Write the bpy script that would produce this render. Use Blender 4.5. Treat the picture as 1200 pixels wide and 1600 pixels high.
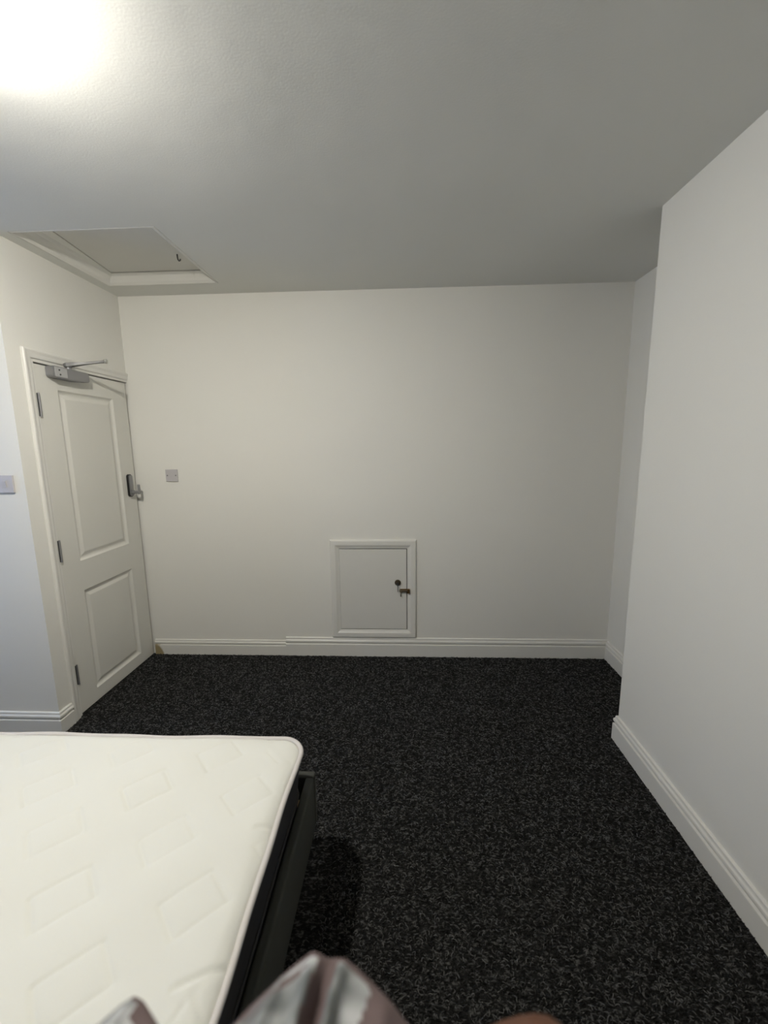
import bpy, bmesh, math, random
import numpy as np
from mathutils import Vector, Matrix

for o in list(bpy.data.objects):
    bpy.data.objects.remove(o, do_unlink=True)
SC = bpy.context.scene
COL = SC.collection
random.seed(7)
RNG = np.random.default_rng(7)

# ------------------------------------------------------------------ camera
FPX, YAW, PITCH, ROLL, CAM_H = 646.77, -0.0451, -0.1604, -0.0121, 1.5398
cy, sy, cp, sp = math.cos(YAW), math.sin(YAW), math.cos(PITCH), math.sin(PITCH)
fwd = Vector((sy * cp, cy * cp, sp))
r0 = Vector((cy, -sy, 0)); u0 = r0.cross(fwd)
rgt = math.cos(ROLL) * r0 + math.sin(ROLL) * u0
upv = -math.sin(ROLL) * r0 + math.cos(ROLL) * u0
cam_data = bpy.data.cameras.new('camera')
cam_data.sensor_fit = 'HORIZONTAL'; cam_data.sensor_width = 36.0
cam_data.lens = FPX / 1200 * 36.0
cam_data.clip_start = 0.01
cam_data.dof.use_dof = True; cam_data.dof.focus_distance = 2.2; cam_data.dof.aperture_fstop = 3.0
cam = bpy.data.objects.new('camera', cam_data); COL.objects.link(cam)
M = Matrix.Identity(4)
for i in range(3):
    M[i][0], M[i][1], M[i][2] = rgt[i], upv[i], -fwd[i]
M.translation = Vector((0, 0, CAM_H))
cam.matrix_world = M
SC.camera = cam

# ------------------------------------------------------------------ light
SC.view_settings.view_transform = 'Standard'
SC.view_settings.look = 'None'
SC.view_settings.exposure = 0.0
SC.view_settings.gamma = 1.0
SC.view_settings.use_curve_mapping = False
world = bpy.data.worlds.new('World'); SC.world = world
world.use_nodes = True
bg = world.node_tree.nodes['Background']
bg.inputs[0].default_value = (0.36, 0.56, 1.0, 1)      # even blue daylight outside the window
bg.inputs[1].default_value = 4.9
LAMP = Vector((-1.00, 0.94, 2.475))
BULB_POWER = 2480.0                                       # emission strength of the bulb glass
portal_l = bpy.data.lights.new('window_portal', 'AREA')
portal_l.shape = 'RECTANGLE'; portal_l.size = 1.1; portal_l.size_y = 1.2
portal_l.cycles.is_portal = True
portal = bpy.data.objects.new('window_portal', portal_l); COL.objects.link(portal)
portal.location = (-3.395, 1.20, 1.45)
portal.rotation_euler = (math.pi / 2, 0, -math.pi / 2)

# ------------------------------------------------------------------ room numbers (metres)
XL, XR, XC = -1.878, 1.464, 1.114       # left wall, alcove wall, chimney-breast face
D, YC, YL = 2.856, 2.000, 1.978         # back wall, breast corner, left outer corner
H = 2.531
XFAR, YREAR = -3.3, -2.0

# ------------------------------------------------------------------ materials
def mat(name, color, rough=0.6, metal=0.0, spec=0.5, bump=None, var=None, coat=0.0):
    m = bpy.data.materials.new(name); m.use_nodes = True
    nt = m.node_tree; b = nt.nodes['Principled BSDF']
    b.inputs['Base Color'].default_value = (*color, 1)
    b.inputs['Roughness'].default_value = rough
    b.inputs['Metallic'].default_value = metal
    b.inputs['Specular IOR Level'].default_value = spec
    if coat: b.inputs['Coat Weight'].default_value = coat
    tc = nt.nodes.new('ShaderNodeTexCoord')
    if var:   # (scale, amount): gentle colour variation
        n = nt.nodes.new('ShaderNodeTexNoise'); n.inputs['Scale'].default_value = var[0]; n.inputs['Detail'].default_value = 4
        nt.links.new(tc.outputs['Object'], n.inputs['Vector'])
        mx = nt.nodes.new('ShaderNodeMix'); mx.data_type = 'RGBA'
        mx.inputs['A'].default_value = (*[c * (1 - var[1]) for c in color], 1)
        mx.inputs['B'].default_value = (*[min(1, c * (1 + var[1])) for c in color], 1)
        nt.links.new(n.outputs['Fac'], mx.inputs['Factor'])
        nt.links.new(mx.outputs['Result'], b.inputs['Base Color'])
    if bump:  # list of (scale, strength, distance)
        prev = None
        for sc_, st, di in bump:
            n = nt.nodes.new('ShaderNodeTexNoise'); n.inputs['Scale'].default_value = sc_; n.inputs['Detail'].default_value = 3
            nt.links.new(tc.outputs['Object'], n.inputs['Vector'])
            bp = nt.nodes.new('ShaderNodeBump'); bp.inputs['Strength'].default_value = st; bp.inputs['Distance'].default_value = di
            nt.links.new(n.outputs['Fac'], bp.inputs['Height'])
            if prev: nt.links.new(prev.outputs['Normal'], bp.inputs['Normal'])
            prev = bp
        nt.links.new(prev.outputs['Normal'], b.inputs['Normal'])
    return m

WALL = mat('matt_white_emulsion', (0.78, 0.77, 0.725), 0.75, spec=0.3, bump=[(2.2, 0.25, 0.02), (220, 0.12, 0.002)], var=(1.3, 0.015))
CEIL = mat('ceiling_white_emulsion', (0.76, 0.76, 0.725), 0.8, spec=0.25, bump=[(1.6, 0.3, 0.03), (160, 0.2, 0.002)])
GLOSS = mat('white_gloss_paint', (0.74, 0.73, 0.69), 0.38, bump=[(30, 0.1, 0.002)])
DOORP = mat('white_satin_door_paint', (0.70, 0.69, 0.64), 0.5, bump=[(60, 0.06, 0.001)])
HATCHP = mat('hatch_board_paint', (0.70, 0.69, 0.65), 0.6, bump=[(25, 0.12, 0.002)], var=(9, 0.02))
GREYMETAL = mat('silver_grey_metal', (0.30, 0.30, 0.31), 0.42, metal=0.6)
CHROME = mat('polished_chrome', (0.70, 0.70, 0.68), 0.2, metal=1.0)
DARKMETAL = mat('dark_steel', (0.10, 0.10, 0.10), 0.45, metal=0.7)
BLACK = mat('black_plastic', (0.012, 0.012, 0.012), 0.4)
BRASS = mat('aged_brass', (0.28, 0.18, 0.08), 0.4, metal=0.9)
DARKBRASS = mat('dark_bronze', (0.16, 0.13, 0.09), 0.35, metal=0.9)
PLATE = mat('grey_white_plastic', (0.52, 0.50, 0.51), 0.35)
GAPSHADE = mat('painted_gap_shade', (0.03, 0.03, 0.028), 0.9)  # near-black colour painted in for the shade inside the hatch gaps
FRAMEF = mat('charcoal_fabric', (0.058, 0.060, 0.054), 0.9, spec=0.2, bump=[(900, 0.35, 0.001)], var=(14, 0.12))
BORDERF = mat('black_mattress_border', (0.028, 0.028, 0.032), 0.85, spec=0.25, bump=[(700, 0.3, 0.001)])
PIPING = mat('pale_grey_piping', (0.62, 0.59, 0.57), 0.7, bump=[(800, 0.2, 0.0005)])
BPIPING = mat('black_piping', (0.012, 0.012, 0.014), 0.7)
KNIT = mat('white_knitted_ticking', (0.73, 0.73, 0.68), 0.85, spec=0.2, bump=[(420, 0.25, 0.0012), (60, 0.08, 0.002)])
SLATW = mat('pine_slat', (0.45, 0.30, 0.16), 0.6, var=(20, 0.2))
CORDW = mat('white_cord', (0.7, 0.7, 0.68), 0.5)
SKIN = mat('brown_skin', (0.105, 0.043, 0.023), 0.55, bump=[(300, 0.15, 0.0006)], var=(25, 0.08))
HAIR = mat('dark_hair', (0.012, 0.009, 0.007), 0.5, bump=[(200, 0.5, 0.003)])
SHIRT = mat('dark_grey_jersey', (0.06, 0.06, 0.065), 0.9, bump=[(500, 0.3, 0.001)])
DENIM = mat('dark_blue_trousers', (0.03, 0.035, 0.05), 0.9, bump=[(500, 0.3, 0.001)])
EYE = mat('eye_white', (0.7, 0.68, 0.65), 0.3)

def emission(name, color, strength):
    m = bpy.data.materials.new(name); m.use_nodes = True
    nt = m.node_tree; nt.nodes.remove(nt.nodes['Principled BSDF'])
    e = nt.nodes.new('ShaderNodeEmission'); e.inputs[0].default_value = (*color, 1); e.inputs[1].default_value = strength
    nt.links.new(e.outputs[0], nt.nodes['Material Output'].inputs[0])
    return m
BULB = emission('lit_bulb', (1.0, 0.955, 0.86), BULB_POWER)

def glass_mat():
    m = bpy.data.materials.new('window_glass'); m.use_nodes = True
    nt = m.node_tree; b = nt.nodes['Principled BSDF']
    b.inputs['Transmission Weight'].default_value = 1; b.inputs['Roughness'].default_value = 0.0; b.inputs['IOR'].default_value = 1.02
    return m
GLASS = glass_mat()

def carpet_mat():
    m = bpy.data.materials.new('charcoal_loop_carpet'); m.use_nodes = True
    nt = m.node_tree; b = nt.nodes['Principled BSDF']; L = nt.links
    tc = nt.nodes.new('ShaderNodeTexCoord')
    mp = nt.nodes.new('ShaderNodeMapping'); mp.inputs['Scale'].default_value = (0.55, 1.0, 1.0)
    L.new(tc.outputs['Object'], mp.inputs['Vector'])
    n1 = nt.nodes.new('ShaderNodeTexNoise'); n1.inputs['Scale'].default_value = 130; n1.inputs['Detail'].default_value = 3; n1.inputs['Distortion'].default_value = 0.8
    n2 = nt.nodes.new('ShaderNodeTexNoise'); n2.inputs['Scale'].default_value = 34; n2.inputs['Detail'].default_value = 2
    L.new(mp.outputs[0], n1.inputs['Vector']); L.new(tc.outputs['Object'], n2.inputs['Vector'])
    ad = nt.nodes.new('ShaderNodeMath'); ad.operation = 'MULTIPLY_ADD'; ad.inputs[1].default_value = 0.35
    L.new(n2.outputs['Fac'], ad.inputs[0]); L.new(n1.outputs['Fac'], ad.inputs[2])
    cr = nt.nodes.new('ShaderNodeValToRGB')
    e = cr.color_ramp.elements
    e[0].position = 0.60; e[0].color = (0.007, 0.007, 0.007, 1)
    e[1].position = 0.86; e[1].color = (0.085, 0.085, 0.083, 1)
    k = e.new(0.70); k.color = (0.018, 0.018, 0.018, 1)
    L.new(ad.outputs[0], cr.inputs['Fac']); L.new(cr.outputs['Color'], b.inputs['Base Color'])
    b.inputs['Roughness'].default_value = 0.95; b.inputs['Specular IOR Level'].default_value = 0.1
    bp = nt.nodes.new('ShaderNodeBump'); bp.inputs['Strength'].default_value = 0.9; bp.inputs['Distance'].default_value = 0.006
    L.new(n1.outputs['Fac'], bp.inputs['Height']); L.new(bp.outputs['Normal'], b.inputs['Normal'])
    return m
CARPET = carpet_mat()

def stained_gloss():
    """white gloss with one bare brownish patch at the door end of the board"""
    m = GLOSS.copy(); m.name = 'white_gloss_with_bare_patch'
    nt = m.node_tree; b = nt.nodes['Principled BSDF']; L = nt.links
    tc = nt.nodes.new('ShaderNodeTexCoord')
    ds = nt.nodes.new('ShaderNodeVectorMath'); ds.operation = 'DISTANCE'
    ds.inputs[1].default_value = (-1.865, D - 0.02, 0.015)
    n = nt.nodes.new('ShaderNodeTexNoise'); n.inputs['Scale'].default_value = 18
    L.new(tc.outputs['Object'], ds.inputs[0]); L.new(tc.outputs['Object'], n.inputs['Vector'])
    ad = nt.nodes.new('ShaderNodeMath'); ad.operation = 'MULTIPLY_ADD'; ad.inputs[1].default_value = 0.05
    L.new(n.outputs['Fac'], ad.inputs[0]); L.new(ds.outputs['Value'], ad.inputs[2])
    cr = nt.nodes.new('ShaderNodeValToRGB'); e = cr.color_ramp.elements
    e[0].position = 0.080; e[0].color = (0.33, 0.27, 0.15, 1)
    e[1].position = 0.092; e[1].color = (0.74, 0.73, 0.69, 1)
    L.new(ad.outputs[0], cr.inputs['Fac']); L.new(cr.outputs['Color'], b.inputs['Base Color'])
    return m
STAINED = stained_gloss()

def garment_mat():
    m = bpy.data.materials.new('grey_white_mauve_print'); m.use_nodes = True
    nt = m.node_tree; b = nt.nodes['Principled BSDF']; L = nt.links
    tc = nt.nodes.new('ShaderNodeTexCoord')
    n = nt.nodes.new('ShaderNodeTexNoise'); n.inputs['Scale'].default_value = 26; n.inputs['Detail'].default_value = 1.5
    L.new(tc.outputs['Object'], n.inputs['Vector'])
    cr = nt.nodes.new('ShaderNodeValToRGB'); e = cr.color_ramp.elements
    e[0].position = 0.36; e[0].color = (0.13, 0.14, 0.14, 1)
    e[1].position = 0.62; e[1].color = (0.50, 0.51, 0.52, 1)
    k = e.new(0.48); k.color = (0.27, 0.28, 0.28, 1)
    L.new(n.outputs['Fac'], cr.inputs['Fac']); L.new(cr.outputs['Color'], b.inputs['Base Color'])
    b.inputs['Roughness'].default_value = 0.85
    return m
PRINT = garment_mat()
MAUVE = mat('mauve_brown_hem', (0.125, 0.088, 0.087), 0.85, bump=[(400, 0.3, 0.001)], var=(30, 0.15))

# ------------------------------------------------------------------ helpers
def link(name, me, material, parent=None):
    o = bpy.data.objects.new(name, me); COL.objects.link(o)
    for mm in (material if isinstance(material, (list, tuple)) else [material]):
        me.materials.append(mm)
    if parent: o.parent = parent
    return o

def obj(name, bm, material, parent=None, smooth=False, angle=None):
    bmesh.ops.recalc_face_normals(bm, faces=bm.faces)
    me = bpy.data.meshes.new(name); bm.to_mesh(me); bm.free()
    if smooth:
        for p in me.polygons: p.use_smooth = True
        if angle: 
            try: me.set_sharp_from_angle(angle=math.radians(angle))
            except Exception: pass
    return link(name, me, material, parent)

def raw(name, verts, faces, material, parent=None, smooth=True):
    me = bpy.data.meshes.new(name); me.from_pydata([tuple(map(float, v)) for v in verts], [], faces); me.update()
    if smooth:
        for p in me.polygons: p.use_smooth = True
    return link(name, me, material, parent)

def box(x0, x1, y0, y1, z0, z1, bevel=0.0, seg=2, bm=None):
    bm = bm or bmesh.new()
    vs = [bm.verts.new((x, y, z)) for x in (x0, x1) for y in (y0, y1) for z in (z0, z1)]
    fs = [(0, 1, 3, 2), (4, 6, 7, 5), (0, 4, 5, 1), (2, 3, 7, 6), (0, 2, 6, 4), (1, 5, 7, 3)]
    nf = [bm.faces.new([vs[i] for i in f]) for f in fs]
    if bevel:
        es = list({e for f in nf for e in f.edges})
        bmesh.ops.bevel(bm, geom=es, offset=bevel, segments=seg, affect='EDGES', profile=0.6)
    return bm

def prism(poly, axis, a, b):
    """polygon in the two other axes, extruded along axis from a to b"""
    bm = bmesh.new()
    def mk(p, t):
        return {'x': (t, p[0], p[1]), 'y': (p[0], t, p[1]), 'z': (p[0], p[1], t)}[axis]
    A = [bm.verts.new(mk(p, a)) for p in poly]; B = [bm.verts.new(mk(p, b)) for p in poly]
    n = len(poly)
    for i in range(n):
        bm.faces.new((A[i], A[(i + 1) % n], B[(i + 1) % n], B[i]))
    bm.faces.new(A[::-1]); bm.faces.new(B)
    return bm

def sweep_profile(path, profile, side=1, closed=False):
    """profile [(d, z)] carried along an XY path with mitred corners; d grows to the left of travel (side=1)"""
    bm = bmesh.new(); n = len(path); P = [Vector(p) for p in path]
    rings = []
    for i in range(n):
        def nrm(a, b):
            t = (b - a).normalized(); return Vector((-t.y, t.x)) * side
        if closed or 0 < i < n - 1:
            n1 = nrm(P[(i - 1) % n], P[i]); n2 = nrm(P[i], P[(i + 1) % n])
            mt = n1 + n2; mt = mt / max(1e-6, mt.dot(n1))
        elif i == 0: mt = nrm(P[0], P[1])
        else: mt = nrm(P[-2], P[-1])
        rings.append([bm.verts.new((P[i].x + mt.x * d, P[i].y + mt.y * d, z)) for d, z in profile])
    m = len(profile)
    for i in range(n if closed else n - 1):
        a, b = rings[i], rings[(i + 1) % n]
        for j in range(m):
            bm.faces.new((a[j], b[j], b[(j + 1) % m], a[(j + 1) % m]))
    if not closed:
        bm.faces.new(rings[0][::-1]); bm.faces.new(rings[-1])
    return bm

def rect_frame(u0, u1, v0, v1, profile, to3d):
    """profile [(inset from the outer edge, height)] round a rectangle, mitred; to3d(u, v, h)"""
    bm = bmesh.new(); rings = []
    for d, h in profile:
        rings.append([bm.verts.new(to3d(*q, h)) for q in ((u0 + d, v0 + d), (u1 - d, v0 + d), (u1 - d, v1 - d), (u0 + d, v1 - d))])
    m = len(profile)
    for j in range(m):
        a, b = rings[j], rings[(j + 1) % m]
        for i in range(4):
            bm.faces.new((a[i], a[(i + 1) % 4], b[(i + 1) % 4], b[i]))
    return bm

def tube(points, r, seg=10, bm=None, closed=False, cap=True):
    bm = bm or bmesh.new(); P = [Vector(p) for p in points]; n = len(P)
    rad = r if isinstance(r, (list, tuple)) else [r] * n
    rings = []; ref = None
    for i in range(n):
        t = (P[(i + 1) % n] - P[(i - 1) % n]) if closed else (P[min(i + 1, n - 1)] - P[max(i - 1, 0)])
        t.normalize()
        if ref is None:
            ref = Vector((0, 0, 1)) if abs(t.z) < 0.9 else Vector((1, 0, 0))
        a = (ref - t * ref.dot(t)).normalized(); b = t.cross(a); ref = a
        rings.append([bm.verts.new(P[i] + (a * math.cos(k * 2 * math.pi / seg) + b * math.sin(k * 2 * math.pi / seg)) * rad[i]) for k in range(seg)])
    for i in range(n if closed else n - 1):
        a, b = rings[i], rings[(i + 1) % n]
        for k in range(seg):
            bm.faces.new((a[k], a[(k + 1) % seg], b[(k + 1) % seg], b[k]))
    if cap and not closed:
        bm.faces.new(rings[0][::-1]); bm.faces.new(rings[-1])
    return bm

def lathe(profile, origin, axis, seg=20):
    """profile [(radius, along)] turned about axis"""
    o = Vector(origin); t = Vector(axis).normalized()
    ref = Vector((0, 0, 1)) if abs(t.z) < 0.9 else Vector((1, 0, 0))
    a = (ref - t * ref.dot(t)).normalized(); b = t.cross(a)
    bm = bmesh.new(); rings = []
    for r, h in profile:
        if r < 1e-6: rings.append([bm.verts.new(o + t * h)])
        else: rings.append([bm.verts.new(o + t * h + (a * math.cos(k * 2 * math.pi / seg) + b * math.sin(k * 2 * math.pi / seg)) * r) for k in range(seg)])
    for p, q in zip(rings, rings[1:]):
        for k in range(seg):
            k2 = (k + 1) % seg
            if len(p) == 1 and len(q) > 1: bm.faces.new((p[0], q[k2], q[k]))
            elif len(q) == 1 and len(p) > 1: bm.faces.new((p[k], p[k2], q[0]))
            elif len(p) > 1: bm.faces.new((p[k], p[k2], q[k2], q[k]))
    return bm

def thing(name, label, cat, loc=(0, 0, 0), group=None):
    o = bpy.data.objects.new(name, None); COL.objects.link(o)
    o.location = loc; o.empty_display_size = 0.1
    o['label'] = label; o['category'] = cat
    if group: o['group'] = group
    return o

def tag(o, label, cat, group=None):
    o['label'] = label; o['category'] = cat
    if group: o['group'] = group
    return o

def at(o, parent):
    """parent keeping the world-space coordinates the mesh was written in"""
    o.parent = parent
    o.matrix_parent_inverse = Matrix.Translation(parent.location).inverted()
    return o

def struct(o, label, cat):
    o['kind'] = 'structure'; o['label'] = label; o['category'] = cat
    return o

# ------------------------------------------------------------------ room shell
struct(obj('floor', box(XFAR, XR + 0.1, YREAR, D, -0.1, 0.0), CARPET), 'charcoal flecked loop-pile carpet across the room floor', 'carpet')

# loft opening in the ceiling
LX0, LX1, LY0, LY1 = -1.812, -1.118, 2.012, 2.682
def ceiling_mesh():
    bm = bmesh.new()
    xs = [XFAR, LX0, LX1, XR + 0.1]; ys = [YREAR, LY0, LY1, D]
    def layer(z): return [[bm.verts.new((x, y, z)) for y in ys] for x in xs]
    lo, hi = layer(H), layer(H + 0.16)
    for i in range(3):
        for j in range(3):
            if i == 1 and j == 1: continue
            bm.faces.new((lo[i][j], lo[i][j + 1], lo[i + 1][j + 1], lo[i + 1][j]))
            bm.faces.new((hi[i][j], hi[i + 1][j], hi[i + 1][j + 1], hi[i][j + 1]))
    for a, b in (((1, 1), (2, 1)), ((2, 1), (2, 2)), ((2, 2), (1, 2)), ((1, 2), (1, 1))):
        bm.faces.new((lo[a[0]][a[1]], lo[b[0]][b[1]], hi[b[0]][b[1]], hi[a[0]][a[1]]))
    ring = [(i, 0) for i in range(3)] + [(3, j) for j in range(3)] + [(i, 3) for i in (3, 2, 1)] + [(0, j) for j in (3, 2, 1)]
    for a, b in zip(ring, ring[1:] + ring[:1]):
        bm.faces.new((lo[a[0]][a[1]], hi[a[0]][a[1]], hi[b[0]][b[1]], lo[b[0]][b[1]]))
    return bm
struct(obj('ceiling', ceiling_mesh(), CEIL), 'plain white plastered ceiling with a square loft opening', 'ceiling')

struct(obj('wall_back', box(XFAR, XR + 0.1, D, D + 0.1, 0, H), WALL), 'wide off-white wall holding the small access hatch', 'wall')
# left wall: narrow strip and header round the door
DY0, DY1, DZ = 2.128, 2.838, 1.981         # door leaf
LIN = 0.026                                # visible door lining
struct(obj('wall_left', prism([(YL, 0), (DY0 - LIN, 0), (DY0 - LIN, DZ + 0.022), (D, DZ + 0.022), (D, H), (YL, H)], 'x', XL - 0.12, XL), WALL),
       'off-white wall around and above the panelled door', 'wall')
struct(obj('wall_left_front', box(XFAR, XL - 0.12, YL, YL + 0.1, 0, H), WALL), 'white wall with the light switch beside the door corner', 'wall')
struct(obj('wall_right', box(XR, XR + 0.1, YC, D, 0, H), WALL), 'shaded off-white side wall of the alcove', 'wall')
struct(obj('wall_chimney_breast', box(XC, XR + 0.1, YREAR, YC, 0, H), WALL), 'projecting white wall standing forward of the alcove', 'wall')
struct(obj('wall_rear', box(XFAR, XC, YREAR - 0.1, YREAR, 0, H), WALL), 'white wall behind the viewer', 'wall')
def wall_window():
    bm = bmesh.new()
    ys = [YREAR, 0.65, 1.75, D]; zs = [0, 0.85, 2.05, H]
    def layer(x): return [[bm.verts.new((x, y, z)) for z in zs] for y in ys]
    a, b = layer(XFAR - 0.1), layer(XFAR)
    for i in range(3):
        for j in range(3):
            if i == 1 and j == 1: continue
            for l in (a, b): bm.faces.new((l[i][j], l[i][j + 1], l[i + 1][j + 1], l[i + 1][j]))
    for p, q in (((1, 1), (2, 1)), ((2, 1), (2, 2)), ((2, 2), (1, 2)), ((1, 2), (1, 1))):
        bm.faces.new((a[p[0]][p[1]], a[q[0]][q[1]], b[q[0]][q[1]], b[p[0]][p[1]]))
    return bm
struct(obj('wall_far_left', wall_window(), WALL), 'white wall with the window beside the bed', 'wall')
win = bpy.data.objects.new('window_1', None); COL.objects.link(win); win['kind'] = 'structure'; win['label'] = 'white framed window with two panes beside the bed'; win['category'] = 'window'
obj('window_frame', rect_frame(0.65, 1.75, 0.85, 2.05, [(0, XFAR - 0.09), (0, XFAR - 0.04), (0.05, XFAR - 0.04), (0.05, XFAR - 0.09)], lambda u, v, h: (h, u, v)), GLOSS, win)
obj('mullion', box(XFAR - 0.085, XFAR - 0.045, 1.18, 1.22, 0.9, 2.0, 0.004), GLOSS, win)
for y0, y1 in ((0.70, 1.18), (1.22, 1.70)):
    obj('pane', box(XFAR - 0.068, XFAR - 0.062, y0, y1, 0.9, 2.0), GLASS, win)

# ------------------------------------------------------------------ skirting boards
def skirt(h, t=0.018):
    s = h / 0.142
    return [(0, 0), (t, 0), (t, .088 * s), (t * .96, .0915 * s), (t * .55, .0935 * s), (t * .42, .0965 * s), (t * .50, .1005 * s), (t * .88, .105 * s),
            (t * .94, .112 * s), (t * .86, .120 * s), (t * .62, .1255 * s), (t * .55, .130 * s), (t * .52, .1375 * s), (t * .36, h - .0015), (0, h)]
struct(obj('baseboard_back', sweep_profile([(XL + 0.012, D), (-0.868, D)], skirt(0.116, 0.016), -1), STAINED),
       'shorter painted skirting length with a bare brown patch by the door', 'skirting board')
struct(obj('baseboard_back_long', sweep_profile([(-0.868, D), (XR, D)], skirt(0.142), -1), GLOSS),
       'taller white moulded skirting board below the access hatch', 'skirting board')
struct(obj('baseboard_right', sweep_profile([(XR, D - 0.018), (XR, YC), (XC, YC), (XC, YREAR)], skirt(0.138), -1), GLOSS),
       'white moulded skirting board wrapping the projecting wall and alcove', 'skirting board')
struct(obj('baseboard_left', sweep_profile([(XFAR, YL), (XL, YL), (XL, DY0 - LIN - 0.045)], skirt(0.124), -1), GLOSS),
       'white moulded skirting turning the corner beside the door', 'skirting board')

# ------------------------------------------------------------------ door
door = bpy.data.objects.new('door_1', None); COL.objects.link(door)
door['kind'] = 'structure'; door['label'] = 'white two-panel door with grey closer and silver handle'; door['category'] = 'door'
# lining (jamb) and architrave
obj('lining', prism([(DY0 - LIN, 0), (DY0 - 0.004, 0), (DY0 - 0.004, DZ + 0.001), (D - 0.001, DZ + 0.001), (D - 0.001, DZ + 0.022), (DY0 - LIN, DZ + 0.022)], 'x', XL - 0.11, XL + 0.0015), GLOSS, door)
AO = 0.045
ap = [(0, 0.0), (0, 0.010), (0.003, 0.0135), (0.010, 0.0145), (0.017, 0.0125), (0.024, 0.0105), (0.038, 0.0095), (0.043, 0.008), (AO, 0.005), (AO, 0.0)]
def architrave():
    """left upright and head, mitred; inset runs from the outer edge to the opening"""
    bm = bmesh.new(); rings = []
    yo, zo = DY0 - LIN - AO + 0.006, DZ + 0.020 + AO - 0.004
    for d, h in ap:
        rings.append([bm.verts.new(q) for q in ((XL + h, yo + d, 0.0), (XL + h, yo + d, zo - d), (XL + h, D - 0.001, zo - d))])
    m = len(ap)
    for j in range(m):
        a, b = rings[j], rings[(j + 1) % m]
        for i in range(2):
            bm.faces.new((a[i], a[i + 1], b[i + 1], b[i]))
    bm.faces.new([r[0] for r in rings]); bm.faces.new([r[2] for r in rings][::-1])
    return bm
obj('architrave', architrave(), GLOSS, door)
# leaf: front face with two recessed moulded panels
XD = XL - 0.004                                          # front face of the leaf
PAN = [(2.264, 2.700, 0.892, 1.857), (2.264, 2.706, 0.086, 0.714)]
def leaf():
    bm = bmesh.new()
    ys = [DY0, PAN[0][0], PAN[0][1], DY1]; zs = [0.008, PAN[1][2], PAN[1][3], PAN[0][2], PAN[0][3], DZ - 0.007]
    V = {}
    def v(i, j):
        if (i, j) not in V: V[(i, j)] = bm.verts.new((XD, ys[i], zs[j]))
        return V[(i, j)]
    for i in range(3):
        for j in range(5):
            if i == 1 and j in (1, 3): continue
            bm.faces.new((v(i, j), v(i + 1, j), v(i + 1, j + 1), v(i, j + 1)))
    prof = [(0.0, 0.0), (0.004, -0.004), (0.010, -0.0095), (0.018, -0.012), (0.026, -0.0115), (0.036, -0.008), (0.044, -0.005), (0.050, -0.0045)]
    for j in (1, 3):
        ring = [v(1, j), v(2, j), v(2, j + 1), v(1, j + 1)]
        y0, y1, z0, z1 = ys[1], ys[2], zs[j], zs[j + 1]
        for d, h in prof[1:]:
            nr = [bm.verts.new((XD + h, *q)) for q in ((y0 + d, z0 + d), (y1 - d, z0 + d), (y1 - d, z1 - d), (y0 + d, z1 - d))]
            for k in range(4): bm.faces.new((ring[k], ring[(k + 1) % 4], nr[(k + 1) % 4], nr[k]))
            ring = nr
        bm.faces.new(ring)
    # edges and back
    bk = [bm.verts.new((XD - 0.040, y, z)) for y, z in ((DY0, zs[0]), (DY1, zs[0]), (DY1, zs[-1]), (DY0, zs[-1]))]
    bm.faces.new(bk)
    bm.faces.new([v(i, 0) for i in range(4)] + [bk[1], bk[0]])
    bm.faces.new([v(i, 5) for i in range(4)] + [bk[2], bk[3]])
    bm.faces.new([v(0, j) for j in range(6)] + [bk[3], bk[0]])
    bm.faces.new([v(3, j) for j in range(6)] + [bk[2], bk[1]])
    return bm
lf = obj('door_leaf', leaf(), DOORP, door)
obj('door_stop', prism([(DY0 - 0.004, 0), (DY0 + 0.012, 0), (DY0 + 0.012, DZ - 0.012), (D - 0.001, DZ - 0.012), (D - 0.001, DZ + 0.0005), (DY0 - 0.004, DZ + 0.0005)], 'x', XD - 0.075, XD - 0.045), GLOSS, door)
for z0, z1 in ((1.708, 1.826), (0.925, 1.045), (0.196, 0.312)):
    h = obj('hinge', box(XL - 0.006, XL + 0.0035, DY0 - 0.011, DY0 + 0.003, z0, z1, 0.001, 1), DARKMETAL, door)
    obj('hinge_knuckle', tube([(XL + 0.005, DY0 - 0.001, z0 - 0.002), (XL + 0.005, DY0 - 0.001, z1 + 0.002)], 0.0045, 10), GREYMETAL, h, smooth=True, angle=40)
# handle plate with thumb-turn
HY, HZ0, HZ1 = 2.768, 1.208, 1.362
def plate_outline(hw, z0, z1, n=8):
    pts = []
    r = hw * 0.8
    for cx, cz, a0 in ((HY + hw - r, z1 - r, 0), (HY - hw + r, z1 - r, 90), (HY - hw + r, z0 + r, 180), (HY + hw - r, z0 + r, 270)):
        for k in range(n + 1):
            a = math.radians(a0 + 90 * k / n); pts.append((cx + r * math.cos(a), cz + r * math.sin(a)))
    return pts
hp = obj('handle_plate', prism(plate_outline(0.021, HZ0, HZ1), 'x', XD, XD + 0.012), BLACK, door)
hf = obj('plate_face', prism(plate_outline(0.016, HZ0 + 0.005, HZ1 - 0.005), 'x', XD + 0.011, XD + 0.019), GREYMETAL, hp)
obj('spindle', lathe([(0, 0), (0.015, 0), (0.015, 0.012), (0.010, 0.016), (0.009, 0.055), (0, 0.055)], (XD + 0.018, HY, HZ0 + 0.030), (1, 0, 0), 18), GREYMETAL, hp, smooth=True, angle=40)
obj('lever', box(XD + 0.060, XD + 0.074, HY - 0.007, HY + 0.007, HZ0 + 0.016, HZ0 + 0.085, 0.005, 3), GREYMETAL, hp, smooth=True, angle=50)
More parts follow.
